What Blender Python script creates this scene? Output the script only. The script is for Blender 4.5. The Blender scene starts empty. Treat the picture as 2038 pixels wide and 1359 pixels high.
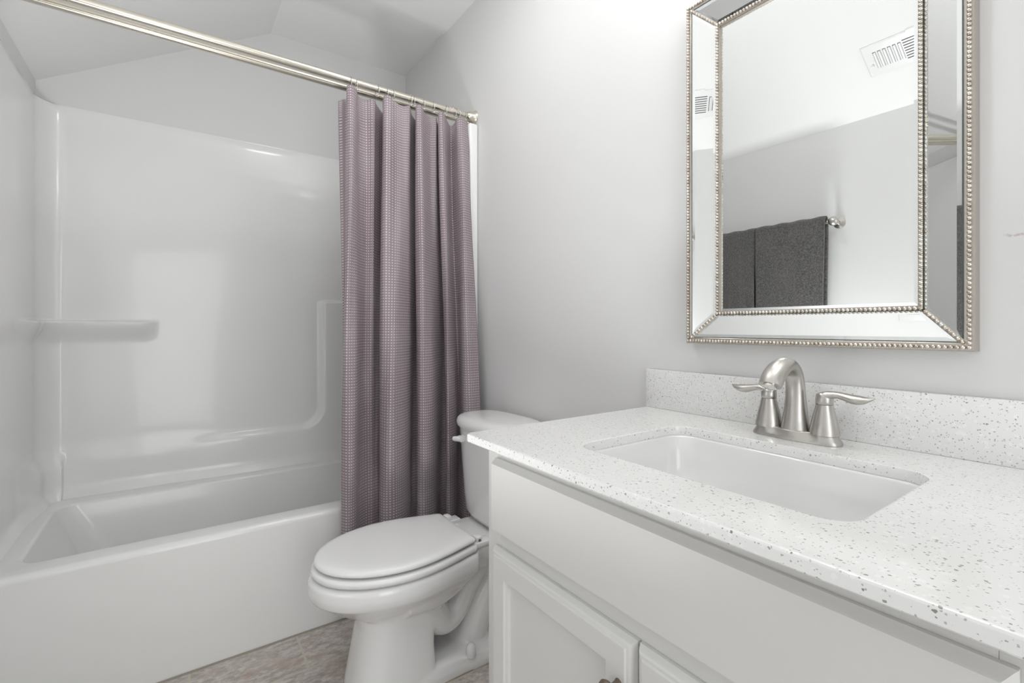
import bpy, bmesh, math, random
from mathutils import Vector, Matrix
random.seed(7)
PI = math.pi
S = bpy.context.scene
COL = S.collection

# ------------------------------------------------------------------ camera
EYE = 1.10                     # lens height above the floor
YAW = 0.616                    # heading, measured from +Y (tub) towards +X (mirror wall)
FPX = 945.9                    # focal length in pixels of a 2038 px wide frame
cam_d = bpy.data.cameras.new('camera')
cam = bpy.data.objects.new('camera', cam_d)
COL.objects.link(cam)
cam.location = (0, 0, EYE)
cam.rotation_euler = (PI / 2, 0, -YAW)
cam_d.sensor_width = 36.0
cam_d.lens = FPX * 36.0 / 2038
cam_d.shift_y = -28.0 / 2038
cam_d.clip_start = 0.01
S.camera = cam

# ------------------------------------------------------------------ exposure, world, lamps
S.view_settings.view_transform = 'Standard'
S.view_settings.look = 'None'
S.view_settings.exposure = 0.93
S.view_settings.gamma = 1.0
S.view_settings.use_curve_mapping = False
W = bpy.data.worlds.new('world')
S.world = W
W.use_nodes = True
W.node_tree.nodes['Background'].inputs[0].default_value = (0.9, 0.95, 1.0, 1)
W.node_tree.nodes['Background'].inputs[1].default_value = 0.3
VANITY_GLOW = 7.0             # shades of the vanity light
CEILING_GLOW = 9.5            # diffuser of the ceiling light


def area_lamp(name, loc, rot, sx, sy, watts, color=(1, 1, 1)):
    d = bpy.data.lights.new(name, 'AREA')
    d.shape = 'RECTANGLE'
    d.size = sx
    d.size_y = sy
    d.energy = watts
    d.color = color
    o = bpy.data.objects.new(name, d)
    o.location = loc
    o.rotation_euler = rot
    COL.objects.link(o)
    return o


# added fill lamp, unseen in the doorway, lights the room from behind the camera
area_lamp('doorway_fill', (0.05, -1.36, 1.1), (PI / 2, 0, 0), 0.74, 1.95, 7.2, (0.97, 0.985, 1.0))
# added unseen fill lamp facing up, brightens the ceiling and the tub end

up_fill = area_lamp('upward_fill', (-0.15, 0.88, 0.42), (PI, 0, 0), 0.25, 0.25, 4.8, (0.98, 0.99, 1.0))
up_fill.data.spread = math.radians(132)

# ------------------------------------------------------------------ room numbers
XR = 1.0863      # mirror wall
XL = -0.4487     # wall with the towel bar
YB = 2.6021      # wall behind the tub
YF = -1.30       # wall with the doorway
XK = 0.3851      # crease between sloped and flat ceiling
ZC = 2.5516      # flat ceiling
ZL = 2.0695      # foot of the sloped ceiling
YA = 1.832       # tub apron
RIM = 0.422
TOP = 0.881      # countertop
sy_, cy_ = math.sin(YAW), math.cos(YAW)


# ------------------------------------------------------------------ materials
def mat(name, color, rough=0.5, metal=0.0, coat=0.0, spec=None):
    m = bpy.data.materials.new(name)
    m.use_nodes = True
    b = m.node_tree.nodes['Principled BSDF']
    b.inputs['Base Color'].default_value = (*color, 1)
    b.inputs['Roughness'].default_value = rough
    b.inputs['Metallic'].default_value = metal
    b.inputs['Coat Weight'].default_value = coat
    b.inputs['Coat Roughness'].default_value = 0.05
    if spec is not None:
        b.inputs['Specular IOR Level'].default_value = spec
    return m


def nd(m, t, **kw):
    n = m.node_tree.nodes.new(t)
    for k, v in kw.items():
        setattr(n, k, v)
    return n


def lk(m, a, b):
    m.node_tree.links.new(a, b)


def bsdf(m):
    return m.node_tree.nodes['Principled BSDF']


def math_n(m, op, a, b=None, clamp=False):
    n = nd(m, 'ShaderNodeMath', operation=op, use_clamp=clamp)
    for i, v in enumerate((a, b)):
        if v is None:
            continue
        if isinstance(v, (int, float)):
            n.inputs[i].default_value = v
        else:
            lk(m, v, n.inputs[i])
    return n.outputs[0]


def maprange(m, v, a, b, c=0.0, d=1.0):
    n = nd(m, 'ShaderNodeMapRange')
    n.interpolation_type = 'SMOOTHSTEP'
    lk(m, v, n.inputs[0])
    for i, x in enumerate((a, b, c, d)):
        n.inputs[i + 1].default_value = x
    return n.outputs[0]


def mixc(m, f, a, b):
    n = nd(m, 'ShaderNodeMix', data_type='RGBA')
    if isinstance(f, (int, float)):
        n.inputs[0].default_value = f
    else:
        lk(m, f, n.inputs[0])
    for i, v in ((6, a), (7, b)):
        if isinstance(v, tuple):
            n.inputs[i].default_value = (*v, 1)
        else:
            lk(m, v, n.inputs[i])
    return n.outputs[2]


def noise(m, vec, scale, detail=3.0, rough=0.5):
    n = nd(m, 'ShaderNodeTexNoise')
    n.inputs['Scale'].default_value = scale
    n.inputs['Detail'].default_value = detail
    n.inputs['Roughness'].default_value = rough
    if vec is not None:
        lk(m, vec, n.inputs['Vector'])
    return n


def bump(m, h, strength, dist=0.002):
    n = nd(m, 'ShaderNodeBump')
    n.inputs['Strength'].default_value = strength
    n.inputs['Distance'].default_value = dist
    lk(m, h, n.inputs['Height'])
    lk(m, n.outputs[0], bsdf(m).inputs['Normal'])


def paint(name, color, rough=0.55, orange=0.12):
    m = mat(name, color, rough)
    p = nd(m, 'ShaderNodeNewGeometry').outputs['Position']
    bump(m, noise(m, p, 260, 2).outputs[0], orange, 0.001)
    return m


M = {}
M['wall'] = paint('wall_paint', (0.77, 0.77, 0.765), 0.5)
M['ceiling'] = paint('ceiling_paint', (0.93, 0.93, 0.925), 0.7)
M['trim'] = mat('trim_paint', (0.8, 0.8, 0.79), 0.35)
M['tub'] = mat('gelcoat', (0.90, 0.90, 0.89), 0.20, coat=0.3, spec=0.45)
M['porcelain'] = mat('porcelain', (0.90, 0.90, 0.895), 0.12, coat=0.5)
M['plastic'] = mat('white_plastic', (0.90, 0.90, 0.90), 0.25)
M['cabinet'] = mat('cabinet_paint', (0.74, 0.735, 0.715), 0.38)
M['sinkware'] = mat('sink_porcelain', (0.86, 0.86, 0.855), 0.12, coat=0.4)
M['nickel'] = mat('brushed_nickel', (0.55, 0.53, 0.50), 0.27, 1.0)
M['rod'] = mat('satin_nickel', (0.74, 0.70, 0.61), 0.24, 1.0)
M['chrome'] = mat('chrome', (0.72, 0.71, 0.69), 0.1, 1.0)
M['mirror'] = mat('mirror_silver', (0.84, 0.855, 0.845), 0.0, 1.0)
M['glass_edge'] = mat('mirror_glass_edge', (0.10, 0.13, 0.12), 0.15)
M['bead'] = mat('antique_silver_leaf', (0.70, 0.65, 0.58), 0.33, 1.0)
M['frame'] = mat('silver_frame_lacquer', (0.52, 0.48, 0.43), 0.38, 0.85)
M['knob'] = mat('bronze_knob', (0.20, 0.155, 0.125), 0.35, 0.6)
M['dark'] = mat('dark_gap', (0.02, 0.02, 0.02), 0.8)
M['slot'] = mat('slot_grey', (0.16, 0.16, 0.16), 0.8)
M['caulk'] = mat('aged_caulk', (0.33, 0.30, 0.24), 0.7)
M['red'] = mat('red_print', (0.65, 0.10, 0.05), 0.5)
M['paper'] = mat('white_sticker', (0.66, 0.62, 0.56), 0.4)


def glow_mat(name, color, strength):
    m = mat(name, (0.9, 0.9, 0.88), 0.4)
    bsdf(m).inputs['Emission Color'].default_value = (*color, 1)
    bsdf(m).inputs['Emission Strength'].default_value = strength
    return m


M['shade'] = glow_mat('lit_opal_glass', (1.0, 0.99, 0.975), VANITY_GLOW)
M['diffuser'] = glow_mat('lit_diffuser', (1.0, 1.0, 0.99), CEILING_GLOW)

# --- the mirror wall: plain paint with one brown scuff and a few specks
mw = M['wall_scuffed'] = paint('wall_paint_scuffed', (0.77, 0.77, 0.765), 0.5)
pos = nd(mw, 'ShaderNodeNewGeometry').outputs['Position']
sep = nd(mw, 'ShaderNodeSeparateXYZ')
lk(mw, pos, sep.inputs[0])
nz = noise(mw, pos, 55, 3).outputs[0]
nz2 = noise(mw, pos, 170, 3).outputs[0]
zc_ = math_n(mw, 'ADD', sep.outputs[2], math_n(mw, 'MULTIPLY', math_n(mw, 'SUBTRACT', nz, 0.5), 0.012))
dz = math_n(mw, 'ABSOLUTE', math_n(mw, 'SUBTRACT', zc_, 1.2475))
dy = math_n(mw, 'ABSOLUTE', math_n(mw, 'SUBTRACT', sep.outputs[1], 0.135))
line = math_n(mw, 'MULTIPLY', maprange(mw, dz, 0.0022, 0.0008), maprange(mw, dy, 0.036, 0.022))
line = math_n(mw, 'MULTIPLY', line, maprange(mw, nz2, 0.36, 0.56))
lk(mw, mixc(mw, math_n(mw, 'MULTIPLY', line, 0.5), (0.77, 0.77, 0.765), (0.42, 0.33, 0.28)), bsdf(mw).inputs['Base Color'])

# --- quartz with grey and brown flecks
mq = M['quartz'] = mat('speckled_quartz', (0.85, 0.85, 0.84), 0.16, coat=0.3)
pos = nd(mq, 'ShaderNodeNewGeometry').outputs['Position']


def flecks(scale, keep, size, off):
    mp = nd(mq, 'ShaderNodeMapping')
    mp.inputs['Location'].default_value = (off, off * 2, off * 3)
    lk(mq, pos, mp.inputs[0])
    wob = noise(mq, mp.outputs[0], scale * 1.7, 1)
    vm = nd(mq, 'ShaderNodeVectorMath', operation='MULTIPLY_ADD')
    vm.inputs[1].default_value = (0.6 / scale,) * 3
    lk(mq, wob.outputs['Color'], vm.inputs[0])
    lk(mq, mp.outputs[0], vm.inputs[2])
    v = nd(mq, 'ShaderNodeTexVoronoi')
    v.inputs['Scale'].default_value = scale
    lk(mq, vm.outputs[0], v.inputs['Vector'])
    s = nd(mq, 'ShaderNodeSeparateColor')
    lk(mq, v.outputs['Color'], s.inputs[0])
    pick = math_n(mq, 'LESS_THAN', s.outputs[0], keep)
    rad = math_n(mq, 'MULTIPLY', s.outputs[1], size)
    return math_n(mq, 'MULTIPLY', pick, math_n(mq, 'LESS_THAN', v.outputs['Distance'], rad)), s.outputs[2]


f1, r1 = flecks(250, 0.15, 0.48, 0.0)
f2, r2 = flecks(360, 0.26, 0.50, 3.1)
f3, r3 = flecks(150, 0.30, 0.60, 7.7)
tone = mixc(mq, r1, (0.16, 0.155, 0.14), (0.50, 0.45, 0.38))
tone2 = mixc(mq, r2, (0.30, 0.29, 0.27), (0.60, 0.57, 0.52))
c = mixc(mq, math_n(mq, 'MULTIPLY', f3, 0.7), (0.88, 0.88, 0.87), (0.95, 0.95, 0.945))
c = mixc(mq, math_n(mq, 'MULTIPLY', f2, 0.75), c, tone2)
c = mixc(mq, math_n(mq, 'MULTIPLY', f1, 0.85), c, tone)
lk(mq, c, bsdf(mq).inputs['Base Color'])

# --- floor tile, brick laid, long side along the tub
mt = M['tile'] = mat('stone_look_tile', (0.5, 0.46, 0.42), 0.4)
pos = nd(mt, 'ShaderNodeNewGeometry').outputs['Position']
mp = nd(mt, 'ShaderNodeMapping')
TW, TH = 0.317, 0.317
mp.inputs['Location'].default_value = (-0.352 + 5.5 * TW, -1.630 + 10 * TH, 0)
lk(mt, pos, mp.inputs[0])
br = nd(mt, 'ShaderNodeTexBrick')
br.offset = 0.5
br.inputs['Scale'].default_value = 1.0
br.inputs['Brick Width'].default_value = TW
br.inputs['Row Height'].default_value = TH
br.inputs['Mortar Size'].default_value = 0.0038
br.inputs['Mortar Smooth'].default_value = 0.1
br.inputs['Color1'].default_value = (0.44, 0.44, 0.44, 1)
br.inputs['Color2'].default_value = (0.56, 0.56, 0.56, 1)
lk(mt, mp.outputs[0], br.inputs['Vector'])
st = nd(mt, 'ShaderNodeMapping')
st.inputs['Rotation'].default_value = (0, 0, 0.5)
st.inputs['Scale'].default_value = (1.0, 1.8, 1.0)
lk(mt, pos, st.inputs[0])
n1 = noise(mt, st.outputs[0], 9, 6, 0.65).outputs[0]
n2 = noise(mt, st.outputs[0], 26, 8, 0.75).outputs[0]
n3 = noise(mt, st.outputs[0], 5.0, 4, 0.6).outputs[0]
c = mixc(mt, maprange(mt, n2, 0.34, 0.66), (0.36, 0.315, 0.285), (0.70, 0.655, 0.615))
c = mixc(mt, maprange(mt, n1, 0.48, 0.64, 0, 0.7), c, (0.47, 0.36, 0.295))
c = mixc(mt, maprange(mt, n3, 0.55, 0.75, 0, 0.5), c, (0.66, 0.63, 0.59))
c = mixc(mt, br.outputs['Fac'], c, (0.60, 0.55, 0.45))
lk(mt, c, bsdf(mt).inputs['Base Color'])
bump(mt, math_n(mt, 'SUBTRACT', math_n(mt, 'MULTIPLY', n2, 0.35), br.outputs['Fac']), 0.35, 0.002)

# --- waffle-dot curtain cloth, laid out on its own UVs (metres along the cloth)
mcu = M['curtain'] = mat('mauve_dotted_cloth', (0.3, 0.25, 0.28), 0.6)
bsdf(mcu).inputs['Sheen Weight'].default_value = 0.08
uvn = nd(mcu, 'ShaderNodeUVMap')
sep = nd(mcu, 'ShaderNodeSeparateXYZ')
lk(mcu, uvn.outputs[0], sep.inputs[0])
CELL = 0.0105


def tri(v, cell):
    fr = math_n(mcu, 'FRACT', math_n(mcu, 'DIVIDE', v, cell))
    return math_n(mcu, 'ABSOLUTE', math_n(mcu, 'SUBTRACT', fr, 0.5))


tx, ty = tri(sep.outputs[0], CELL), tri(sep.outputs[1], CELL)
dot = math_n(mcu, 'MULTIPLY', maprange(mcu, tx, 0.30, 0.13), maprange(mcu, ty, 0.24, 0.09))
grid = math_n(mcu, 'MAXIMUM', maprange(mcu, tx, 0.34, 0.5), maprange(mcu, ty, 0.34, 0.5))
big = noise(mcu, uvn.outputs[0], 3.0, 2).outputs[0]
base = mixc(mcu, maprange(mcu, big, 0.35, 0.65), (0.300, 0.238, 0.264), (0.345, 0.290, 0.312))
base = mixc(mcu, math_n(mcu, 'MULTIPLY', grid, 0.22), base, (0.22, 0.175, 0.195))
lk(mcu, mixc(mcu, dot, base, (0.74, 0.67, 0.70)), bsdf(mcu).inputs['Base Color'])
lk(mcu, maprange(mcu, dot, 0, 1, 0.65, 0.35), bsdf(mcu).inputs['Roughness'])
bump(mcu, math_n(mcu, 'SUBTRACT', math_n(mcu, 'MULTIPLY', dot, 0.7), grid), 0.45, 0.002)

# --- terry towel
mto = M['towel'] = mat('grey_terry', (0.10, 0.095, 0.092), 0.95)
bsdf(mto).inputs['Sheen Weight'].default_value = 0.4
pos = nd(mto, 'ShaderNodeNewGeometry').outputs['Position']
na = noise(mto, pos, 150, 4, 0.75).outputs[0]
nb = noise(mto, pos, 9, 3).outputs[0]
c = mixc(mto, maprange(mto, na, 0.35, 0.7), (0.04, 0.038, 0.037), (0.19, 0.182, 0.177))
c = mixc(mto, maprange(mto, nb, 0.45, 0.7, 0, 0.3), c, (0.17, 0.14, 0.13))
lk(mto, c, bsdf(mto).inputs['Base Color'])
bump(mto, na, 1.0, 0.008)

# --- nickel gets a faint brushed variation
for key in ('nickel',):
    mm = M[key]
    p = nd(mm, 'ShaderNodeNewGeometry').outputs['Position']
    lk(mm, maprange(mm, noise(mm, p, 40, 3).outputs[0], 0.3, 0.7, 0.30, 0.40), bsdf(mm).inputs['Roughness'])
mb = M['bead']
p = nd(mb, 'ShaderNodeNewGeometry').outputs['Position']
lk(mb, mixc(mb, maprange(mb, noise(mb, p, 90, 3).outputs[0], 0.35, 0.65), (0.55, 0.49, 0.42), (0.82, 0.78, 0.72)),
   bsdf(mb).inputs['Base Color'])


# ------------------------------------------------------------------ builders
def obj(name, bm, material, parent=None, smooth=40):
    bmesh.ops.recalc_face_normals(bm, faces=bm.faces[:])
    me = bpy.data.meshes.new(name)
    bm.to_mesh(me)
    bm.free()
    if material is not None:
        for m_ in (material if isinstance(material, (list, tuple)) else [material]):
            me.materials.append(m_)
    if smooth:
        me.shade_smooth()
        try:
            me.set_sharp_from_angle(angle=math.radians(smooth))
        except Exception:
            pass
    o = bpy.data.objects.new(name, me)
    COL.objects.link(o)
    if parent is not None:
        o.parent = parent
        pw = Vector((0, 0, 0))
        q = parent
        while q is not None:
            pw += q.location
            q = q.parent
        me.transform(Matrix.Translation(-pw))
    return o


def thing(name, label, cat, loc=(0, 0, 0), group=None):
    o = bpy.data.objects.new(name, None)
    o.empty_display_size = 0.05
    COL.objects.link(o)
    o.location = loc
    return tag(o, label, cat, group)


def tag(o, label, cat, group=None):
    o['label'] = label
    o['category'] = cat
    if group:
        o['group'] = group
    return o


def struct(o, label, cat):
    o['kind'] = 'structure'
    o['label'] = label
    o['category'] = cat
    return o


def copy_tree(o, parent=None):
    c_ = o.copy()
    COL.objects.link(c_)
    if parent is not None:
        c_.parent = parent
    for ch in list(o.children):
        copy_tree(ch, c_)
    return c_


def box(bm, x0, x1, y0, y1, z0, z1, bev=0.0, seg=2):
    r = bmesh.ops.create_cube(bm, size=1.0)
    vs = r['verts']
    for v in vs:
        v.co = Vector(((x0 + x1) / 2 + v.co.x * (x1 - x0), (y0 + y1) / 2 + v.co.y * (y1 - y0), (z0 + z1) / 2 + v.co.z * (z1 - z0)))
    if bev > 0:
        es = {e for v in vs for e in v.link_edges}
        bmesh.ops.bevel(bm, geom=list(es), offset=bev, segments=seg, affect='EDGES', profile=0.5)
    return bm


def new():
    return bmesh.new()


def loft(bm, loops, cap0=True, cap1=True, closed=False):
    rows = [[bm.verts.new(p) for p in L] for L in loops]
    n = len(rows[0])
    pairs = list(zip(rows[:-1], rows[1:]))
    if closed:
        pairs.append((rows[-1], rows[0]))
    for a, b in pairs:
        for i in range(n):
            j = (i + 1) % n
            bm.faces.new((a[i], a[j], b[j], b[i]))
    if cap0 and not closed:
        bm.faces.new(rows[0][::-1])
    if cap1 and not closed:
        bm.faces.new(rows[-1])
    return rows


def rr(x0, x1, y0, y1, r, z, k=8):
    """rounded rectangle loop, 4*(k+1) points, counter-clockwise"""
    pts = []
    for cx, cy, a0 in ((x1 - r, y1 - r, 0), (x0 + r, y1 - r, PI / 2), (x0 + r, y0 + r, PI), (x1 - r, y0 + r, 1.5 * PI)):
        for i in range(k + 1):
            a = a0 + PI / 2 * i / k
            pts.append(Vector((cx + r * math.cos(a), cy + r * math.sin(a), z)))
    return pts


def lathe(bm, prof, mtx=None, n=32, cap=True):
    """prof: list of (radius, height) about +Z, moved by mtx"""
    mtx = mtx or Matrix.Identity(4)
    loops = [[mtx @ Vector((r * math.cos(2 * PI * i / n), r * math.sin(2 * PI * i / n), h)) for i in range(n)] for r, h in prof]
    loft(bm, loops, cap, cap)


def sweep(bm, pts, radii, n=16, flat=None, up=Vector((0, 1, 0))):
    """tube through pts; radii per point; flat = list of (side, up) multipliers"""
    pts = [Vector(p) for p in pts]
    loops = []
    for i, p in enumerate(pts):
        t = (pts[min(i + 1, len(pts) - 1)] - pts[max(i - 1, 0)]).normalized()
        s = up - t * up.dot(t)
        s.normalize()
        u = t.cross(s)
        fs, fu = flat[i] if flat else (1, 1)
        loops.append([p + s * (radii[i] * fs * math.cos(2 * PI * k / n)) + u * (radii[i] * fu * math.sin(2 * PI * k / n)) for k in range(n)])
    loft(bm, loops)


def crom(ctrl, per):
    """Catmull-Rom through tuples"""
    out = []
    n = len(ctrl)
    for i in range(n - 1):
        p0, p1, p2, p3 = (ctrl[max(i - 1, 0)], ctrl[i], ctrl[i + 1], ctrl[min(i + 2, n - 1)])
        for s in range(per):
            t = s / per
            out.append(tuple(0.5 * (2 * b + (c_ - a) * t + (2 * a - 5 * b + 4 * c_ - d) * t * t + (-a + 3 * b - 3 * c_ + d) * t ** 3)
                             for a, b, c_, d in zip(p0, p1, p2, p3)))
    out.append(tuple(ctrl[-1]))
    return out


def ss(x):
    x = min(1.0, max(0.0, x))
    return x * x * (3 - 2 * x)


def grid_mesh(bm, rows, uvs=None):
    vv = [[bm.verts.new(p) for p in r] for r in rows]
    lay = bm.loops.layers.uv.new('UVMap') if uvs else None
    for i in range(len(vv) - 1):
        for j in range(len(vv[0]) - 1):
            f = bm.faces.new((vv[i][j], vv[i][j + 1], vv[i + 1][j + 1], vv[i + 1][j]))
            if lay:
                for lp, (a, b) in zip(f.loops, ((i, j), (i, j + 1), (i + 1, j + 1), (i + 1, j))):
                    lp[lay].uv = uvs(a, b)
    return vv


def prism(bm, poly, axis, a, b):
    """poly of 2-D points extruded along axis ('y': points are (x,z))"""
    def P(p, h):
        return (p[0], h, p[1]) if axis == 'y' else (h, p[0], p[1]) if axis == 'x' else (p[0], p[1], h)
    loft(bm, [[Vector(P(p, a)) for p in poly], [Vector(P(p, b)) for p in poly]])


# ------------------------------------------------------------------ room shell
T = 0.10
b = new(); box(b, XL - T, XR + T, YF - T, YB + T, -0.10, 0.0)
struct(obj('floor', b, M['tile'], smooth=0), 'beige stone-look tile floor in front of the tub', 'floor')
b = new(); box(b, XR, XR + T, YF - T, YB + T, 0, ZC + T)
struct(obj('wall_right', b, M['wall_scuffed'], smooth=0), 'pale grey wall behind the toilet and mirror', 'wall')
b = new(); box(b, XL - T, XR, YB, YB + T, 0, ZC + T)
struct(obj('wall_back', b, M['wall'], smooth=0), 'pale grey gable wall above the tub surround', 'wall')
b = new(); box(b, XL - T, XL, YF - T, YB, 0, ZL + 0.02)
struct(obj('wall_left', b, M['wall'], smooth=0), 'pale low wall with the towel bar, seen in the mirror', 'wall')
b = new()
for x0, x1, z0, z1 in ((XL, -0.33, 0, ZC), (0.43, XR, 0, ZC), (-0.33, 0.43, 2.03, ZC)):
    box(b, x0, x1, YF - T, YF, z0, z1)
struct(obj('wall_front', b, M['wall'], smooth=0), 'pale grey wall with the doorway behind the photographer', 'wall')
b = new()
k_ = (ZC - ZL) / (XK - XL)
prism(b, [(XL - T, ZL - T * k_), (XL, ZL), (XK, ZC), (XR, ZC), (XR, ZC + T), (XK - 0.03, ZC + T), (XL - T, ZL + T * 0.5)], 'y', YF - T, YB)
struct(obj('ceiling', b, M['ceiling'], smooth=0), 'white ceiling, flat on the right and sloping down to the left wall', 'ceiling')
b = new(); box(b, XL, XL + 0.013, YF + 0.001, YA - 0.06, 0, 0.09, 0.003)
struct(obj('baseboard_left', b, M['trim']), 'white baseboard under the towel bar', 'baseboard')
b = new(); box(b, XR - 0.013, XR, 0.90, YA - 0.06, 0, 0.09, 0.003)
struct(obj('baseboard_right', b, M['trim']), 'white baseboard behind the toilet', 'baseboard')
b = new()
pts = [(XL + 0.02 + i * 0.05, YA - 0.003 + 0.0012 * math.sin(i * 1.3), 0.0) for i in range(30)]
sweep(b, pts, [0.0045] * len(pts), 8, up=Vector((0, 0, 1)))
struct(obj('trim_1', b, M['caulk']), 'brown caulk line where the tub apron meets the floor tile', 'trim')

# ------------------------------------------------------------------ tub and surround (one moulded unit)
tub = thing('bathtub', 'white moulded bathtub with matching glossy wall surround behind the curtain', 'bathtub', (0.3, 2.2, 0))
b = new()
ox0, ox1, oy0, oy1 = XL + 0.004, XR - 0.004, YA, 2.596
ix0, ix1, iy0, iy1 = -0.365, 0.985, 1.921, 2.466
L = [rr(ox0, ox1, oy0, oy1, 0.004, 0.001), rr(ox0, ox1, oy0, oy1, 0.004, RIM - 0.02)]
for i in range(1, 6):
    a = PI / 2 * i / 5
    d = 0.018 * (1 - math.cos(a))
    L.append(rr(ox0 + d, ox1 - d, oy0 + d, oy1 - d, 0.006, RIM - 0.018 + 0.018 * math.sin(a)))
L.append(rr(ix0 - 0.012, ix1 + 0.012, iy0 - 0.012, iy1 + 0.012, 0.062, RIM))
for i in range(1, 6):
    a = PI / 2 * i / 5
    d = 0.012 * (1 - math.sin(a))
    L.append(rr(ix0 - d, ix1 + d, iy0 - d, iy1 + d, 0.06, RIM - 0.012 * (1 - math.cos(a))))
for z, dl, dr, df, db, r in ((0.30, .05, .03, .018, .02, .08), (0.17, .11, .05, .035, .04, .10), (0.115, .15, .08, .06, .065, .12), (0.10, .19, .12, .10, .10, .12)):
    L.append(rr(ix0 + dl, ix1 - dr, iy0 + df, iy1 - db, r, z))
loft(b, L)
obj('tub_basin', b, M['tub'], tub, 35)

# surround: one sheet swept along the three walls, with ledges and a sunk back panel
SX0, SX1, SYB, SYF = -0.438, 1.064, 2.582, 1.80
R = 0.075
plan = []   # (point, inward normal, tag coordinate)
n_side = 60
for i in range(n_side):
    y = SYF + (SYB - R - SYF) * i / n_side
    plan.append(((SX0, y), (1, 0), 'L'))
for i in range(16):
    a = PI - PI / 2 * i / 16
    plan.append(((SX0 + R + R * math.cos(a), SYB - R + R * math.sin(a)), (-math.cos(a), -math.sin(a)), 'CL'))
nb_ = 150
for i in range(nb_):
    x = SX0 + R + (SX1 - SX0 - 2 * R) * i / nb_
    plan.append(((x, SYB), (0, -1), 'B'))
for i in range(16):
    a = PI / 2 - PI / 2 * i / 16
    plan.append(((SX1 - R + R * math.cos(a), SYB - R + R * math.sin(a)), (-math.cos(a), -math.sin(a)), 'CR'))
for i in range(n_side + 1):
    y = SYB - R - (SYB - R - SYF) * i / n_side
    plan.append(((SX1, y), (-1, 0), 'R'))
STOP = 1.992
zs = [RIM - 0.012 + i * 0.012 for i in range(int((STOP - 0.022 - RIM) / 0.012) + 1)]
zs += [1.13 + d for d in (-.016, -.012, -.009, -.006, -.003, .0, .003, .006)] + [1.24 + d for d in (-.016, -.012, -.008, -.004, 0, .004)]
zs = sorted(z for z in zs if z < STOP - 0.012)
zs = [z for i, z in enumerate(zs) if i == 0 or z - zs[i - 1] > 0.0015]


def relief(x, y, tg, z, ny_=0.0):
    nose = 0.030 * ss((1.133 - z) / 0.012) * ss((z - 1.03) / 0.09)        # moulded corner ledge, fading downwards
    band = 0.026 * ss((0.625 - z) / 0.10)                                 # lower band along the rim
    if tg == 'L':
        return max(nose * 0.8, band) * ss((y - 2.25) / 0.25)
    if tg == 'CL':
        return max(nose, band)
    if tg == 'R' or tg == 'CR':
        return 0.030 * ss((1.242 - z) / 0.016) * (ss((y - 2.2) / 0.15) if tg == 'R' else 1)
    # back wall: signed distance to the sunk panel, open towards the left
    x1, z0, r = 0.615, 0.60, 0.10
    qx, qz = x - (x1 - r), z0 + r - z
    d = math.hypot(max(qx, 0), max(qz, 0)) + min(max(qx, qz), 0) - r
    f = ss((x + 0.08) / 0.38)                       # soft on the left, crisp on the right
    side = ss((d + 0.012 + 0.03 * (1 - f)) / (0.028 + 0.07 * (1 - f)))
    cut = 1.0 if x < 0.27 else ss((1.242 - z) / 0.016)
    return max(0.026 * (0.35 + 0.65 * f) * side * cut, nose * ss((-0.06 - x) / 0.05))


rows = []
for z in zs:
    row = []
    for (x, y), (nx, ny), tg in plan:
        o_ = relief(x, y, tg, z, ny) + 0.034 * ss((RIM + 0.045 - z) / 0.075)
        dr = 0.016 * (z - RIM) / 1.57 * (1 if tg == 'B' else abs(ny))
        wv = 0.0016 * math.sin(x * 5.1 + z * 3.3) * (1 if tg == 'B' else 0)
        row.append(Vector((x + nx * o_, y + ny * (o_ - dr + wv), z)))
    rows.append(row)
for i in range(1, 6):
    a = PI / 2 * i / 5
    row = []
    for (x, y), (nx, ny), tg in plan:
        back = -0.016 * (1 - math.cos(a))
        dr = 0.016 * (1 if tg == 'B' else abs(ny))
        row.append(Vector((max(XL + 0.001, x + nx * back), min(2.6, y + ny * (back - dr)), STOP - 0.012 + 0.012 * math.sin(a))))
    rows.append(row)
b = new()
grid_mesh(b, rows)
sur = obj('surround', b, M['tub'], tub, 60)
# front posts closing the side panels
for x0, x1 in ((1.040, XR - 0.001), (XL + 0.001, -0.405)):
    b = new()
    box(b, x0, x1, 1.787, 1.826, 0.001, STOP, 0.011, 4)
    obj('surround_flange', b, M['tub'], tub, 50)


# ------------------------------------------------------------------ curtain rods
def ratio(px):
    a = (px - 1019) / FPX
    return (sy_ + cy_ * a) / (cy_ - sy_ * a)


ROD_Y, ROD_Z = 1.82, 2.032
RX = Matrix.Rotation(PI / 2, 4, 'Y')


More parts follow.
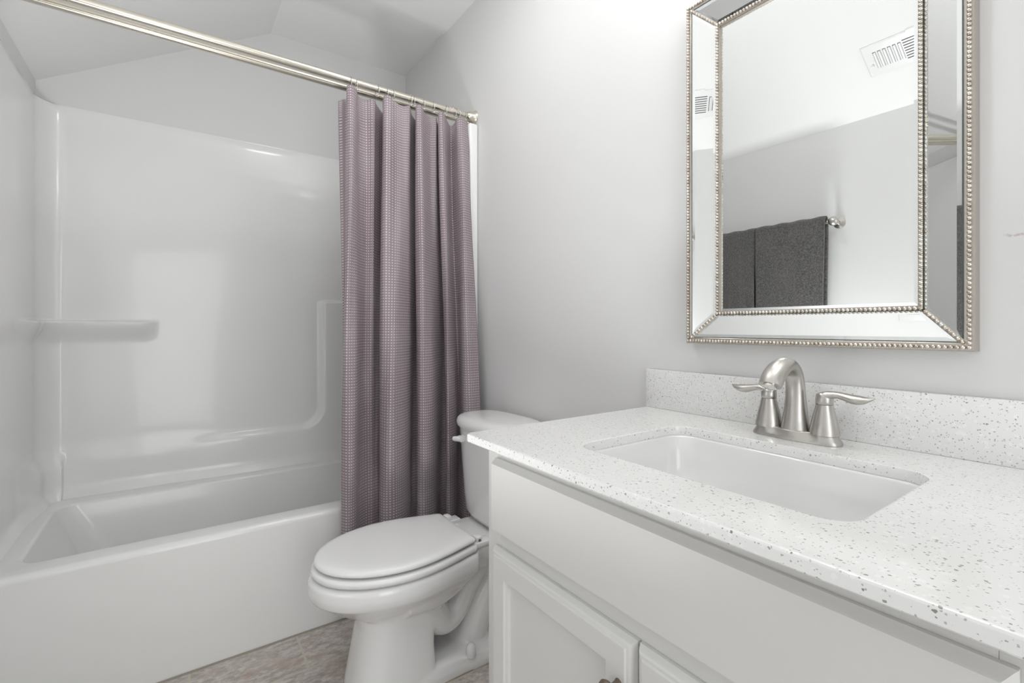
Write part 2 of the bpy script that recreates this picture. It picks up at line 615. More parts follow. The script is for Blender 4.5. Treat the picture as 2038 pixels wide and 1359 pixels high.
def rod(name, y, z, r, label, joint, sticker):
    root = thing(name, label, 'curtain rod', (0.3, y, z))
    place = lambda x: Matrix.Translation((x, y, z)) @ RX
    b = new(); lathe(b, [(r, XL + 0.03), (r, joint)], place(0), 32)
    obj('rod_tube', b, M['rod'], root)
    b = new(); lathe(b, [(r * 0.74, joint - 0.01), (r * 0.74, XR - 0.02)], place(0), 32)
    obj('inner_tube', b, M['rod'], root)
    b = new(); lathe(b, [(r + 0.0005, -0.012), (r + 0.003, -0.010), (r + 0.003, 0.004), (r * 0.8, 0.006)], place(joint), 32)
    obj('joint_collar', b, M['rod'], root)
    prof = [(r * 0.80, -0.052), (r * 0.98, -0.050), (r * 0.98, -0.043), (r * 0.86, -0.041), (r * 1.2, -0.036), (r * 1.45, -0.026), (r * 1.62, -0.014),
            (r * 1.95, -0.004), (r * 2.2, -0.001), (r * 2.2, 0.0)]
    b = new(); lathe(b, prof, place(XR - 0.0005), 36)
    obj('end_flange', b, M['rod'], root)
    b = new(); lathe(b, [(q, -h) for q, h in prof], place(XL + 0.0005), 36)
    obj('end_flange', b, M['chrome'], root)
    if sticker:
        b = new()
        for i0, i1, x0, x1 in ((-0.5, 0.9, joint - 0.044, joint - 0.014),):
            rws = [[(x, y - (r + .0004) * math.cos(a), z + (r + .0004) * math.sin(a)) for a in [i0 + (i1 - i0) * q / 6 for q in range(7)]]
                   for x in (x0, x1)]
            grid_mesh(b, rws)
        st_ = obj('sticker', b, M['paper'], root)
        st_['label'] = 'white warning sticker'
        b = new()
        for x0, x1, i0, i1 in ((joint - 0.039, joint - 0.034, 0.35, 0.7), (joint - 0.024, joint - 0.019, 0.35, 0.7)):
            rws = [[(x, y - (r + .0008) * math.cos(a), z + (r + .0008) * math.sin(a)) for a in [i0 + (i1 - i0) * q / 4 for q in range(5)]]
                   for x in (x0, x1)]
            grid_mesh(b, rws)
        obj('sticker_print', b, M['red'], st_)
    return root


rod('curtain_rod', ROD_Y, ROD_Z, 0.0135, 'satin nickel shower rod that carries the curtain rings', ROD_Y * ratio(911), True)
rod('curtain_rod', 1.880, ROD_Z - 0.001, 0.0135, 'bare gold-toned second shower rod behind and below the ringed one', 0.96, False)

# ------------------------------------------------------------------ curtain
topc = [(673, 1.862), (682, 1.852), (692, 1.842), (695, 1.824), (690, 1.804), (694, 1.792), (702, 1.790), (709, 1.802), (714, 1.826), (729, 1.830),
        (744, 1.816), (749, 1.836), (762, 1.862), (767, 1.846), (762, 1.814), (766, 1.792), (776, 1.788), (788, 1.806), (802, 1.812), (815, 1.806),
        (819, 1.836), (829, 1.858), (832, 1.842), (827, 1.814), (830, 1.793), (838, 1.790), (844, 1.812), (856, 1.826), (868, 1.818),
        (870, 1.840), (878, 1.856), (878, 1.836), (872, 1.810), (876, 1.793), (883, 1.795), (888, 1.816), (896, 1.840), (904, 1.826), (910, 1.800), (920, 1.790), (932, 1.800)]
botc = [(686, 1.824), (689, 1.826), (690, 1.816), (687, 1.796), (680, 1.775), (685, 1.755), (694, 1.742), (707, 1.752), (715, 1.790), (729, 1.815),
        (742, 1.818), (747, 1.824), (759, 1.826), (763, 1.812), (755, 1.786), (759, 1.756), (770, 1.738), (786, 1.732), (803, 1.748), (814, 1.785),
        (820, 1.820), (832, 1.826), (836, 1.806), (830, 1.776), (835, 1.750), (848, 1.738), (864, 1.750), (870, 1.785), (874, 1.812),
        (880, 1.824), (890, 1.822), (892, 1.800), (888, 1.775), (892, 1.756), (899, 1.752), (906, 1.768), (912, 1.806), (918, 1.790), (926, 1.755), (940, 1.735), (957, 1.738)]
tp = crom(topc, 8)
bp = crom(botc, 8)
CT, CB = 2.002, 0.275
NR = 96
rows = []
for i in range(NR + 1):
    t = i / NR
    z = CT + (CB - CT) * t
    w = ss(min(1, t * 1.25)) * 0.55 + 0.45 * min(1, t * 1.15)
    deep = 1.0 + 0.75 * ss((z - 0.43) / 0.16) * ss((1.99 - z) / 0.14)      # folds are flattened where they lie on the apron
    row = []
    for j, (p, q) in enumerate(zip(tp, bp)):
        px = p[0] * (1 - w) + q[0] * w + 1.6 * math.sin(j * 0.19 + t * 5.0) * math.sin(PI * t)
        y = p[1] * (1 - w) + q[1] * w + 0.003 * math.sin(j * 0.33 + t * 7.0) * math.sin(PI * t)
        mid = 1.818 * (1 - w) + 1.785 * w
        y = mid + (y - mid) * deep
        x = y * ratio(px)
        if t < 0.05:   # top hem droops a little where the cloth leans back, between rings
            z_ = z - (p[1] - 1.790) * 0.55 * (1 - t / 0.05)
        else:
            z_ = z
        row.append(Vector((min(x, 1.034 + 0.042 * ss((1.782 - y) / 0.030)), y, z_)))
    rows.append(row)
arc = [0.0]
for p, q in zip(rows[NR // 2][:-1], rows[NR // 2][1:]):
    arc.append(arc[-1] + (p - q).length)
b = new()
grid_mesh(b, rows, lambda i, j: (arc[j], i / NR * (CT - CB)))
cur = tag(obj('shower_curtain', b, M['curtain'], smooth=180), 'mauve dotted fabric shower curtain gathered at the right end of its rod', 'shower curtain')
mod = cur.modifiers.new('thickness', 'SOLIDIFY'); mod.thickness = 0.0014; mod.offset = 0

# ------------------------------------------------------------------ curtain rings
ring0 = thing('curtain_ring', '', 'curtain ring', (0, 0, 0), 'curtain rings on the shower rod')
b = new()
n = 40
pts = [(0, 0.0185 * math.sin(a), -0.0065 + 0.0225 * math.cos(a)) for a in [0.06 + (2 * PI - 0.12) * i / n for i in range(n + 1)]]
sweep(b, pts, [0.0014] * len(pts), 10, up=Vector((1, 0, 0)))
obj('wire_loop', b, M['chrome'], ring0)
b = new(); bmesh.ops.create_uvsphere(b, u_segments=16, v_segments=10, radius=0.0042, matrix=Matrix.Translation((0, -0.010, -0.0315)))
obj('end_ball', b, M['chrome'], ring0)
ring_px = [698, 710, 751, 771, 782, 817, 824, 842, 863, 886, 906, 914]
words = ['curtain ring at the far left fold of the gathered curtain', 'curtain ring just right of the leftmost ring',
         'third curtain ring from the left, standing alone over a dark fold', 'fourth curtain ring from the left, left of a close pair of folds',
         'fifth curtain ring from the left, beside the wide middle fold', 'sixth curtain ring from the left, left one of a close pair',
         'seventh curtain ring from the left, right one of a close pair', 'eighth curtain ring from the left along the rod',
         'ninth curtain ring from the left along the rod', 'tenth curtain ring from the left, just before the red sticker',
         'second curtain ring from the right, just past the red sticker', 'rightmost curtain ring, nearest the rod flange on the wall']
for i, px in enumerate(ring_px):
    o = ring0 if i == 0 else copy_tree(ring0)
    o.location = (ROD_Y * ratio(px), ROD_Y, ROD_Z)
    o.rotation_euler = (0, 0, math.radians(random.uniform(-14, 14)))
    o['label'] = 'silver ' + words[i]

# ------------------------------------------------------------------ toilet
AX = 1.431
toi = thing('toilet', 'white two-piece toilet with closed lid between vanity and tub', 'toilet', (0.62, AX, 0))


def egg(xf, xm, xb, hw, z, hb=None, n=24, m=14, rc=0.02, pf=2.0):
    """toilet-seat outline: rounded front at xf, widest at xm, blunt back at xb with half width hb"""
    hb = hb if hb is not None else hw * 0.78
    half = []
    for i in range(n + 1):
        a = PI / 2 * i / n
        half.append((xm - (xm - xf) * math.cos(a) ** (2 / pf), hw * math.sin(a) ** (2 / pf)))
    for i in range(1, m + 1):
        t = i / m
        x = xm + (xb - rc - xm) * t
        half.append((x, hw + (hb - hw) * (t * t * (1.6 - 0.6 * t))))
    for i in range(1, 6):
        a = PI / 2 * i / 5
        half.append((xb - rc + rc * math.sin(a), hb - rc + rc * math.cos(a)))
    out = [Vector((x, AX - y, z)) for x, y in half] + [Vector((x, AX + y, z)) for x, y in half[::-1]]
    # drop the doubled front point
    return out[1:-1] + [Vector((xf, AX, z))]


def sup(xc, yc, hx, hy, z, e=3.0, n=48):
    out = []
    for i in range(n):
        a = 2 * PI * i / n
        c_, s_ = math.cos(a), math.sin(a)
        out.append(Vector((xc + hx * math.copysign(abs(c_) ** (2 / e), c_), yc + hy * math.copysign(abs(s_) ** (2 / e), s_), z)))
    return out


# tank
b = new()
L = []
for z, hx, hy, xc in ((0.395, .070, .135, .972), (0.402, .080, .150, .968), (0.425, .089, .163, .965), (0.48, .093, .170, .965), (0.60, .098, .181, .964), (0.735, .103, .193, .963)):
    L.append(sup(xc, AX, hx, hy, z, 3.2))
loft(b, L)
obj('tank', b, M['porcelain'], toi, 60)
b = new()
L = []
for z, d in ((0.734, .012), (0.735, .002), (0.740, .0), (0.752, -.001), (0.763, .004), (0.770, .012), (0.7745, .026), (0.777, .05)):
    L.append(sup(.957, AX, .113 - d, .201 - d, z, 2.9))
loft(b, L)
obj('tank_lid', b, M['porcelain'], toi, 60)
# flush lever, front left of the tank
b = new()
lathe(b, [(0.012, -0.002), (0.014, 0.002), (0.014, 0.006), (0.011, 0.009)], Matrix.Translation((0.866, 1.53, 0.692)) @ Matrix.Rotation(-PI / 2, 4, 'Y'), 20)
pts = [(0.855, 1.528, 0.692), (0.848, 1.532, 0.692), (0.845, 1.540, 0.691), (0.842, 1.550, 0.690), (0.840, 1.560, 0.689)]
sweep(b, pts, [.009, .010, .010, .0095, .008], 12, [(1, .9)] * 5, Vector((0, 0, 1)))
box(b, 0.846, 0.862, 1.518, 1.545, 0.681, 0.703, 0.004)
lv = obj('flush_lever', b, M['plastic'], toi)

# bowl: overlapping clay masses fused by a voxel remesh
b = new()
L = [egg(.335, .56, .80, .155, .262, rc=.03), egg(.325, .56, .80, .168, .305, rc=.03), egg(.312, .56,   .80, .178, .325, rc=.03), egg(.306, .56, .80, .182, .345, rc=.03),
     egg(.309, .56, .80, .180, .370, rc=.03), egg(.318, .56, .80, .172, .381, rc=.03)]
L[0] = egg(.42, .56, .76, .10, .245, rc=.03)
L.insert(1, egg(.365, .56, .79, .135, .283, rc=.03))
del L[2]
loft(b, L)
# under-bowl to pedestal
loft(b, [egg(.413, .52, .665, .112, 0.0, hb=.105, rc=.02, pf=2.6), egg(.417, .52, .662, .110, .04, hb=.103, rc=.02, pf=2.6), egg(.432, .53, .657, .104, .12, hb=.098, rc=.02, pf=2.6),
         egg(.447, .54, .66, .101, .20, hb=.095, rc=.02, pf=2.6), egg(.448, .55, .70, .106, .24, hb=.095, rc=.02, pf=2.4), egg(.40, .56, .76, .12, .275, hb=.10, rc=.03)])
# trapway masses
def tube(pts, rs, fl):
    c_ = crom([(*p, r_) for p, r_ in zip(pts, rs)], 6)
    sweep(b, [p[:3] for p in c_], [p[3] for p in c_], 18, [fl] * len(c_))
tube([(.60, AX, .25), (.66, AX, .20), (.71, AX, .150), (.76, AX, .165), (.805, AX, .235), (.85, AX, .285), (.90, AX, .265), (.93, AX, .18), (.935, AX, .03)],
     [.075, .068, .058, .052, .05, .05, .05, .052, .055], (1.45, .95))
tube([(.56, AX, .29), (.66, AX, .275), (.75, AX, .29), (.84, AX, .33), (.93, AX, .345)], [.08, .072, .06, .045, .035], (1.75, .95))
tube([(.81, AX, .02), (.83, AX, .075), (.855, AX, .135), (.89, AX, .20), (.93, AX, .26)], [.060, .060, .058, .055, .05], (1.35, 1.0))
# foot
loft(b, [egg(.50, .62, 1.0, .112, 0.0, hb=.128, rc=.05), egg(.50, .62, 1.0, .112, .022, hb=.128, rc=.05), egg(.51, .62, .99, .104, .045, hb=.118, rc=.05),
         egg(.53, .62, .97, .085, .056, hb=.085, rc=.05)])
# deck under the tank
loft(b, [sup(.88, AX, .10, .085, .30, 3.5), sup(.885, AX, .125, .112, .345, 4), sup(.885, AX, .135, .12, .372, 4), sup(.885, AX, .135, .12, .388, 4), sup(.885, AX, .130, .115, .394, 4)])
bowl = obj('bowl', b, M['porcelain'], toi, 180)
rm = bowl.modifiers.new('fuse', 'REMESH'); rm.mode = 'VOXEL'; rm.voxel_size = 0.0045; rm.use_smooth_shade = True
sm = bowl.modifiers.new('soften', 'SMOOTH'); sm.factor = 0.5; sm.iterations = 7

# seat ring and lid
b = new()
def seat_loop(d, z):
    return egg(.316 + d, .56, .790 - d * .3, .181 - d, z, hb=.135 - d * .6, rc=.016)
L = [seat_loop(.020, .3850), seat_loop(.008, .3853), seat_loop(.002, .3875), seat_loop(0, .394), seat_loop(.001, .401), seat_loop(.006, .4055), seat_loop(.018, .4070), seat_loop(.05, .4070), seat_loop(.065, .400),
     seat_loop(.065, .390), seat_loop(.05, .3835)]
loft(b, L, closed=True)
obj('seat', b, M['plastic'], toi, 60)
b = new()
def lid_loop(d, z):
    return egg(.324 + d, .56, .784 - d, .174 - d, z, hb=.130 - d, rc=.013)
loft(b, [lid_loop(.035, .4135), lid_loop(.010, .4135), lid_loop(.003, .4142), lid_loop(0, .4175), lid_loop(.0, .4215), lid_loop(.003, .427), lid_loop(.009, .4305), lid_loop(.022, .4325), lid_loop(.05, .4335), lid_loop(.10, .434)])
obj('lid', b, M['plastic'], toi, 60)
for s in (-1, 1):
    b = new()
    yc = AX + s * 0.104
    box(b, .775, .845, yc - .022, yc + .022, .392, .408, .004)
    box(b, .788, .812, yc - .016, yc + .016, .404, .424, .006)
    h = obj('hinge', b, M['plastic'], toi)
    b = new()
    lathe(b, [(.0045, -.001), (.0045, .001)], Matrix.Translation((.800, yc + s * .0165, .414)) @ Matrix.Rotation(PI / 2, 4, 'X'), 16)
    obj('hinge_pin', b, M['slot'], h)
    b = new()
    lathe(b, [(.0165, 0.043), (.0165, .060), (.014, .074), (.009, .080), (.002, .082)], Matrix.Translation((.778, AX + s * .103, 0)), 24)
    obj('bolt_cap', b, M['plastic'], toi)

# ------------------------------------------------------------------ vanity cabinet
VY0, VY1, VXF = 0.04, 0.84, 0.535
van = thing('vanity_cabinet', 'off-white shaker vanity cabinet under the quartz counter', 'vanity cabinet', (0.8, 0.44, 0))
b = new()
ZT = TOP - 0.018
box(b, VXF + .018, XR - .002, VY0, VY0 + .016, 0.0, ZT)
box(b, VXF + .018, XR - .002, VY1 - .016, VY1, 0.0, ZT)
box(b, VXF + .018, XR - .002, VY0 + .016, VY1 - .016, .10, .116)
box(b, XR - .014, XR - .002, VY0 + .016, VY1 - .016, .116, ZT)
box(b, VXF + .06, VXF + .075, VY0 + .016, VY1 - .016, 0, .10)
obj('carcass', b, M['cabinet'], van)
b = new()
box(b, VXF, VXF + .018, VY0, VY0 + .045, .10, ZT, .001)
box(b, VXF, VXF + .018, VY1 - .045, VY1, .10, ZT, .001)
box(b, VXF, VXF + .018, VY0 + .045, VY1 - .045, ZT - .045, ZT)
box(b, VXF, VXF + .018, VY0 + .045, VY1 - .045, .65, .70)
box(b, VXF, VXF + .018, VY0 + .045, VY1 - .045, .10, .145)
box(b, VXF, VXF + .018, .41, .47, .145, .65)
obj('face_frame', b, M['cabinet'], van)


def yrect(y0, y1, z0, z1, x):
    return [Vector((x, y0, z0)), Vector((x, y1, z0)), Vector((x, y1, z1)), Vector((x, y0, z1))]


def inset(y0, y1, z0, z1, d):
    return y0 + d, y1 - d, z0 + d, z1 - d


DX = 0.515
d0 = (0.073, 0.807, 0.691, 0.836)
b = new()
loft(b, [yrect(*d0, VXF - .0005), yrect(*d0, VXF - .006), yrect(*inset(*d0, .002), VXF - .008), yrect(*inset(*d0, .006), VXF - .0165), yrect(*inset(*d0, .008), DX), ])
obj('drawer_front', b, M['cabinet'], van, 20)


def door(y0, y1, ky):
    D = (y0, y1, 0.128, 0.661)
    b = new()
    rail = 0.048
    L = [yrect(*D, VXF - .0005), yrect(*D, VXF - .0065), yrect(*inset(*D, .0015), VXF - .0085)]
    for i in range(1, 5):
        a = PI / 2 * i / 4
        L.append(yrect(*inset(*D, .0015 + .009 * (1 - math.cos(a)) + .001), VXF - .0085 - .009 * math.sin(a)))
    L.append(yrect(*inset(*D, .0135), DX))
    L += [yrect(*inset(*D, rail), DX), yrect(*inset(*D, rail + .0015), DX + .004), yrect(*inset(*D, rail + .007), DX + .0055), yrect(*inset(*D, rail + .0085), DX + .0115)]
    loft(b, L, True, False)
    d_ = obj('door', b, M['cabinet'], van, 20)
    b = new()
    q = inset(*D, rail + .0085)
    loft(b, [yrect(*q, DX + .0115), yrect(*q, DX + .016)])
    obj('panel', b, M['cabinet'], d_, 20)
    b = new()
    lathe(b, [(.007, 0), (.0055, .004), (.005, .012), (.008, .017), (.0125, .020), (.0145, .024), (.013, .028), (.007, .0305), (.001, .031)],
          Matrix.Translation((DX, ky, .593)) @ Matrix.Rotation(-PI / 2, 4, 'Y'), 24)
    obj('knob', b, M['knob'], d_)


door(.4415, .805, .465)
door(.075, .4375, .414)

# ------------------------------------------------------------------ countertop, sink
CY0, CY1, CXF = 0.018, 0.862, 0.4905
hx0, hx1, hy0, hy1 = 0.608, 0.920, 0.212, 0.655
cnt = tag(obj('countertop', (lambda b: (loft(b, [
    rr(CXF + .003, XR - .001, CY0 + .003, CY1 - .003, .010, TOP - .018),
    rr(CXF, XR - .001, CY0, CY1, .012, TOP - .0155),
    rr(CXF, XR - .001, CY0, CY1, .012, TOP - .0150),
    rr(CXF, XR - .001, CY0, CY1, .012, TOP - .0035),
    rr(CXF, XR - .001, CY0, CY1, .012, TOP - .0030),
    rr(CXF + .001, XR - .001, CY0 + .001, CY1 - .001, .012, TOP - .001),
    rr(CXF + .003, XR - .001, CY0 + .003, CY1 - .003, .011, TOP),
    rr(CXF + .004, XR - .002, CY0 + .004, CY1 - .004, .011, TOP),
    rr(hx0 - .005, hx1 + .005, hy0 - .005, hy1 + .005, .044, TOP),
    rr(hx0 - .0025, hx1 + .0025, hy0 - .0025, hy1 + .0025, .042, TOP),
    rr(hx0 - .0006, hx1 + .0006, hy0 - .0006, hy1 + .0006, .040, TOP - .0008),
    rr(hx0, hx1, hy0, hy1, .040, TOP - .003),
    rr(hx0, hx1, hy0, hy1, .040, TOP - .018)], closed=True), b)[1])(new()), M['quartz'], smooth=35),
    'speckled white quartz vanity countertop with an undermount sink cutout', 'countertop')
b = new()
box(b, XR - .0205, XR - .0005, CY0, CY1, TOP, TOP + .1045, .0015)
obj('backsplash', b, M['quartz'], cnt, 35)

snk = thing('sink', 'white rectangular undermount sink set in the quartz counter', 'sink', (0.764, 0.4335, TOP - .15))
b = new()
SZ = TOP - .0185
def sl(d, z, r):
    return rr(hx0 - d, hx1 + d, hy0 - d, hy1 + d, r, z)
loft(b, [sl(.018, SZ - .012, .05), sl(.018, SZ, .05), sl(-.001, SZ, .042), sl(-.004, SZ - .004, .042), sl(-.010, SZ - .05, .045), sl(-.020, SZ - .095, .055), sl(-.038, SZ - .118, .06),
         sl(-.07, SZ - .127, .06), sl(-.12, SZ - .131, .03)], False, True)
loft(b, [sl(.018, SZ - .012, .05), sl(.006, SZ - .014, .05), sl(.000, SZ - .06, .05), sl(-.012, SZ - .12, .055), sl(-.05, SZ - .14, .055)], False, True)
bmesh.ops.remove_doubles(b, verts=b.verts[:], dist=0.0002)
obj('basin', b, M['sinkware'], snk, 60)
b = new()
lathe(b, [(.022, -.0005), (.022, .002), (.017, .003), (.016, .001), (.001, .001)], Matrix.Translation((.80, .4335, SZ - .131)), 28)
obj('drain', b, M['chrome'], snk)

# ------------------------------------------------------------------ faucet
FX, FY = 1.000, 0.443
fau = thing('faucet', 'brushed nickel two-handle faucet standing behind the sink', 'faucet', (FX, FY, TOP))


def base_loop(sc, wa, z):
    out = []
    n = 72
    for i in range(n):
        a = 2 * PI * i / n
        hl, hw = .079 * sc, .0285 * sc
        cx, sx = math.cos(a), math.sin(a)
        y = hl * math.copysign(abs(cx) ** (2 / 2.8), cx)
        x = hw * math.copysign(abs(sx) ** (2 / 2.8), sx)
        q = abs(y) / hl
        pinch = 1 - wa * math.exp(-((q - .42) / .18) ** 2)
        out.append(Vector((FX + x * pinch, FY + y, z)))
    return out


b = new()
loft(b, [base_loop(1.02, .06, TOP + .0004), base_loop(1.02, .06, TOP + .0035), base_loop(1.0, .10, TOP + .007), base_loop(.965, .18, TOP + .011), base_loop(.94, .26, TOP + .015), base_loop(.925, .30, TOP + .0180),
         base_loop(.90, .30, TOP + .0192), base_loop(.80, .3, TOP + .0200)])
obj('base_plate', b, M['nickel'], fau, 50)
b = new()
ctrl = [(FX, FY, TOP + .014, .0262, 1.0, 1.0), (FX, FY, TOP + .030, .0240, 1.0, 1.0), (FX + .001, FY, TOP + .055, .0205, 1, 1), (FX + .001, FY, TOP + .085, .0180, 1, .95),
        (FX - .003, FY, TOP + .115, .0170, 1, .9), (FX - .013, FY, TOP + .134, .0170, 1.02, .85), (FX - .033, FY, TOP + .1455, .0174, 1.08, .8),
        (FX - .056, FY, TOP + .1445, .0180, 1.14, .8), (FX - .078, FY, TOP + .134, .0184, 1.16, .82), (FX - .093, FY, TOP + .121, .0182, 1.15, .85), (FX - .100, FY, TOP + .111, .0180, 1.14, .86)]
cc = crom(ctrl, 6)
sweep(b, [p[:3] for p in cc], [p[3] for p in cc], 28, [(p[4], p[5]) for p in cc])
spout = obj('spout', b, M['nickel'], fau, 60)
b = new()
tdir = Vector((-.6, 0, -.85)).normalized()
q = tdir.to_track_quat('Z', 'Y').to_matrix().to_4x4()
lathe(b, [(.0125, -.002), (.0125, .003), (.0105, .004), (.0100, .002), (.001, .002)], Matrix.Translation((FX - .1015, FY, TOP + .1095)) @ q, 24)
obj('aerator', b, M['chrome'], spout)
for s in (-1, 1):
    hy = FY + s * .0515
    b = new()
    lathe(b, [(.0252, TOP + .0175), (.0250, TOP + .0185), (.0246, TOP + .025), (.0228, TOP + .034), (.0200, TOP + .048), (.0165, TOP + .061), (.0142, TOP + .072), (.0138, TOP + .0735)],
          Matrix.Translation((FX, hy, 0)), 36)
    body = obj('handle_body', b, M['nickel'], fau, 60)
    b = new()
    lathe(b, [(.0128, TOP + .0735), (.0142, TOP + .0745), (.0146, TOP + .079), (.0146, TOP + .086), (.0135, TOP + .092), (.009, TOP + .0955), (.002, TOP + .0965)], Matrix.Translation((FX, hy, 0)), 32)
    ctrl = [(FX, hy + s * -.010, TOP + .087, .0090, 1.3, .8), (FX, hy + s * .004, TOP + .0905, .0105, 1.25, .8), (FX, hy + s * .020, TOP + .0935, .0088, 1.2, .72),
            (FX, hy + s * .034, TOP + .0915, .0092, 1.25, .75), (FX, hy + s * .048, TOP + .0885, .0106, 1.3, .80), (FX, hy + s * .060, TOP + .0885, .0105, 1.3, .72),
            (FX, hy + s * .071, TOP + .0910, .0080, 1.2, .5), (FX, hy + s * .079, TOP + .0940, .002, 1, .6)]
    cc = crom(ctrl, 6)
    sweep(b, [p[:3] for p in cc], [p[3] for p in cc], 20, [(p[4], p[5]) for p in cc], Vector((1, 0, 0)))
    obj('lever', b, M['nickel'], body, 60)
b = new()
lathe(b, [(.0025, TOP + .02), (.0025, TOP + .066), (.005, TOP + .069), (.006, TOP + .074), (.004, TOP + .079), (.001, TOP + .080)], Matrix.Translation((FX + .0285, FY, 0)), 16)
obj('lift_rod', b, M['nickel'], fau)

# ------------------------------------------------------------------ beaded mirror
mir = thing('wall_mirror', 'large rectangular mirror in a beaded silver frame above the faucet', 'mirror', (XR, 0.4615, 1.067))
MY0, MY1, MZ0, MZ1 = 0.2012, 0.7219, 1.067, 1.902
XO, XI = 1.0545, 1.0735       # outer beads stand proud, inner beads are sunk
STR = 0.067


def ring(d, x):
    return yrect(MY0 + d, MY1 - d, MZ0 + d, MZ1 - d, x)


b = new()
loft(b, [ring(-.0065, XR - .0005), ring(-.0065, XO + .004), ring(-.005, XO + .002), ring(.0065, XO + .002), ring(.0085, XO + .0045), ring(STR - .003, XI + .0045), ring(STR + .001, XI + .002), ring(STR + .0045, XI + .003),
         ring(STR + .0045, XR - .0005)], closed=True)
obj('frame', b, M['frame'], mir, 25)
# centre pane with its ground edge
b = new()
e = STR + .0045
loft(b, [ring(e, XI + .0085), ring(e + .0065, XI + .0080)], False, False)
loft(b, [ring(e + .0065, XI + .0080), ring(e + .0067, XI + .0080)], False, True)
pane = obj('mirror_pane', b, M['mirror'], mir, 0)

# four mitred side mirrors, each tilted towards the middle, with ground edges
def side_pane(corners):
    """corners: outer A, outer B, inner B, inner A"""
    b = new()
    c = [Vector(p) for p in corners]
    nrm = (c[1] - c[0]).cross(c[3] - c[0]).normalized()
    if nrm.x > 0:
        nrm = -nrm
    def off(d, h):
        out = []
        for i in range(4):
            e1 = (c[i - 1] - c[i]).normalized()
            e2 = (c[(i + 1) % 4] - c[i]).normalized()
            bis = (e1 + e2).normalized()
            sn = e1.cross(e2).length
            cs = e1.dot(e2)
            half = math.sqrt(max(1e-6, (1 - cs) / 2))
            out.append(c[i] + bis * (d / half) + nrm * h)
        return out
    loft(b, [off(0, .0002), off(.007, .0010), off(.0071, .0010)], False, True)
    o = obj('bevelled_side_mirror', b, M['mirror'], mir, 0)
    b = new()
    loft(b, [off(-.0022, .0003), off(.0002, .0003)], False, False)
    obj('glass_edge', b, M['glass_edge'], o, 0)
    return o


mo, mi = .0095, STR - .004
def P4(sy, sz, d, x):
    return ((MY0 + d) if sy < 0 else (MY1 - d), (MZ0 + d) if sz < 0 else (MZ1 - d))
def C(sy, sz, d):
    y, z = P4(sy, sz, d, 0)
    t = (d - .0085) / (STR - .003 - .0085)
    return Vector((XO + .0045 + t * (XI - XO) - .0006, y, z))
G = 0.0035
for s1, s2 in (((-1, -1), (1, -1)), ((1, -1), (1, 1)), ((1, 1), (-1, 1)), ((-1, 1), (-1, -1))):
    q = [C(*s1, mo), C(*s2, mo), C(*s2, mi), C(*s1, mi)]
    ax = (q[1] - q[0]).normalized()
    q = [q[0] + ax * G, q[1] - ax * G, q[2] - ax * G, q[3] + ax * G]
    side_pane(q)


def bead_line(name, p, q, pitch=.0075, r=.0036, base=True):
    p, q = Vector(p), Vector(q)
    n = max(2, round((q - p).length / pitch))
    b = new()
    for i in range(n + 1):
        c_ = p + (q - p) * (i / n)
        bmesh.ops.create_icosphere(b, subdivisions=2, radius=r, matrix=Matrix.Translation(c_))
    return obj(name, b, M['bead'], mir, 180)


for d, x in ((0, XO), (STR, XI)):
    A = [Vector((x, MY0 + d, MZ0 + d)), Vector((x, MY1 - d, MZ0 + d)), Vector((x, MY1 - d, MZ1 - d)), Vector((x, MY0 + d, MZ1 - d))]
    for i in range(4):
        a_, c_ = A[i], A[(i + 1) % 4]
        u = (c_ - a_).normalized() * (.0075 if i % 2 else 0)
        bead_line('beaded_edge', a_ + u, c_ - u)
for sy, sz in ((-1, -1), (1, -1), (1, 1), (-1, 1)):
    a_ = C(sy, sz, .0085); c_ = C(sy, sz, STR - .006)
    a_.x -= .0012; c_.x -= .0012
    w = Vector((.0012, 0, 0))
    b = new()
    sweep(b, [a_ + w, c_ + w], [.0052, .0052], 8, [(1, .5)] * 2, Vector((0, -(c_ - a_).z, (c_ - a_).y)))
    m_ = obj('mitre_bar', b, M['frame'], mir, 60)
    bead_line('beaded_mitre', a_, c_, .0085, .0037)

# ------------------------------------------------------------------ towel bar and towels (seen in the mirror)
TBX, TBZ = -0.376, 1.603
tb = thing('towel_bar', 'brushed nickel towel bar with ball ends on the left wall, seen in the mirror', 'towel bar', (XL, 1.3, TBZ))
RY = Matrix.Rotation(-PI / 2, 4, 'X')
b = new(); lathe(b, [(.008, .96), (.008, 1.69)], Matrix.Translation((TBX, 0, TBZ)) @ RY, 20)
obj('bar', b, M['nickel'], tb)
for y in (.957, 1.69):
    b = new()
    lathe(b, [(.026, 0), (.026, .004), (.020, .008), (.010, .014), (.0085, .03), (.0085, .06)], Matrix.Translation((XL + .0005, y, TBZ)) @ RX, 24)
    bmesh.ops.create_uvsphere(b, u_segments=24, v_segments=14, radius=.0215, matrix=Matrix.Translation((TBX, y, TBZ)))
    obj('post', b, M['nickel'], tb)


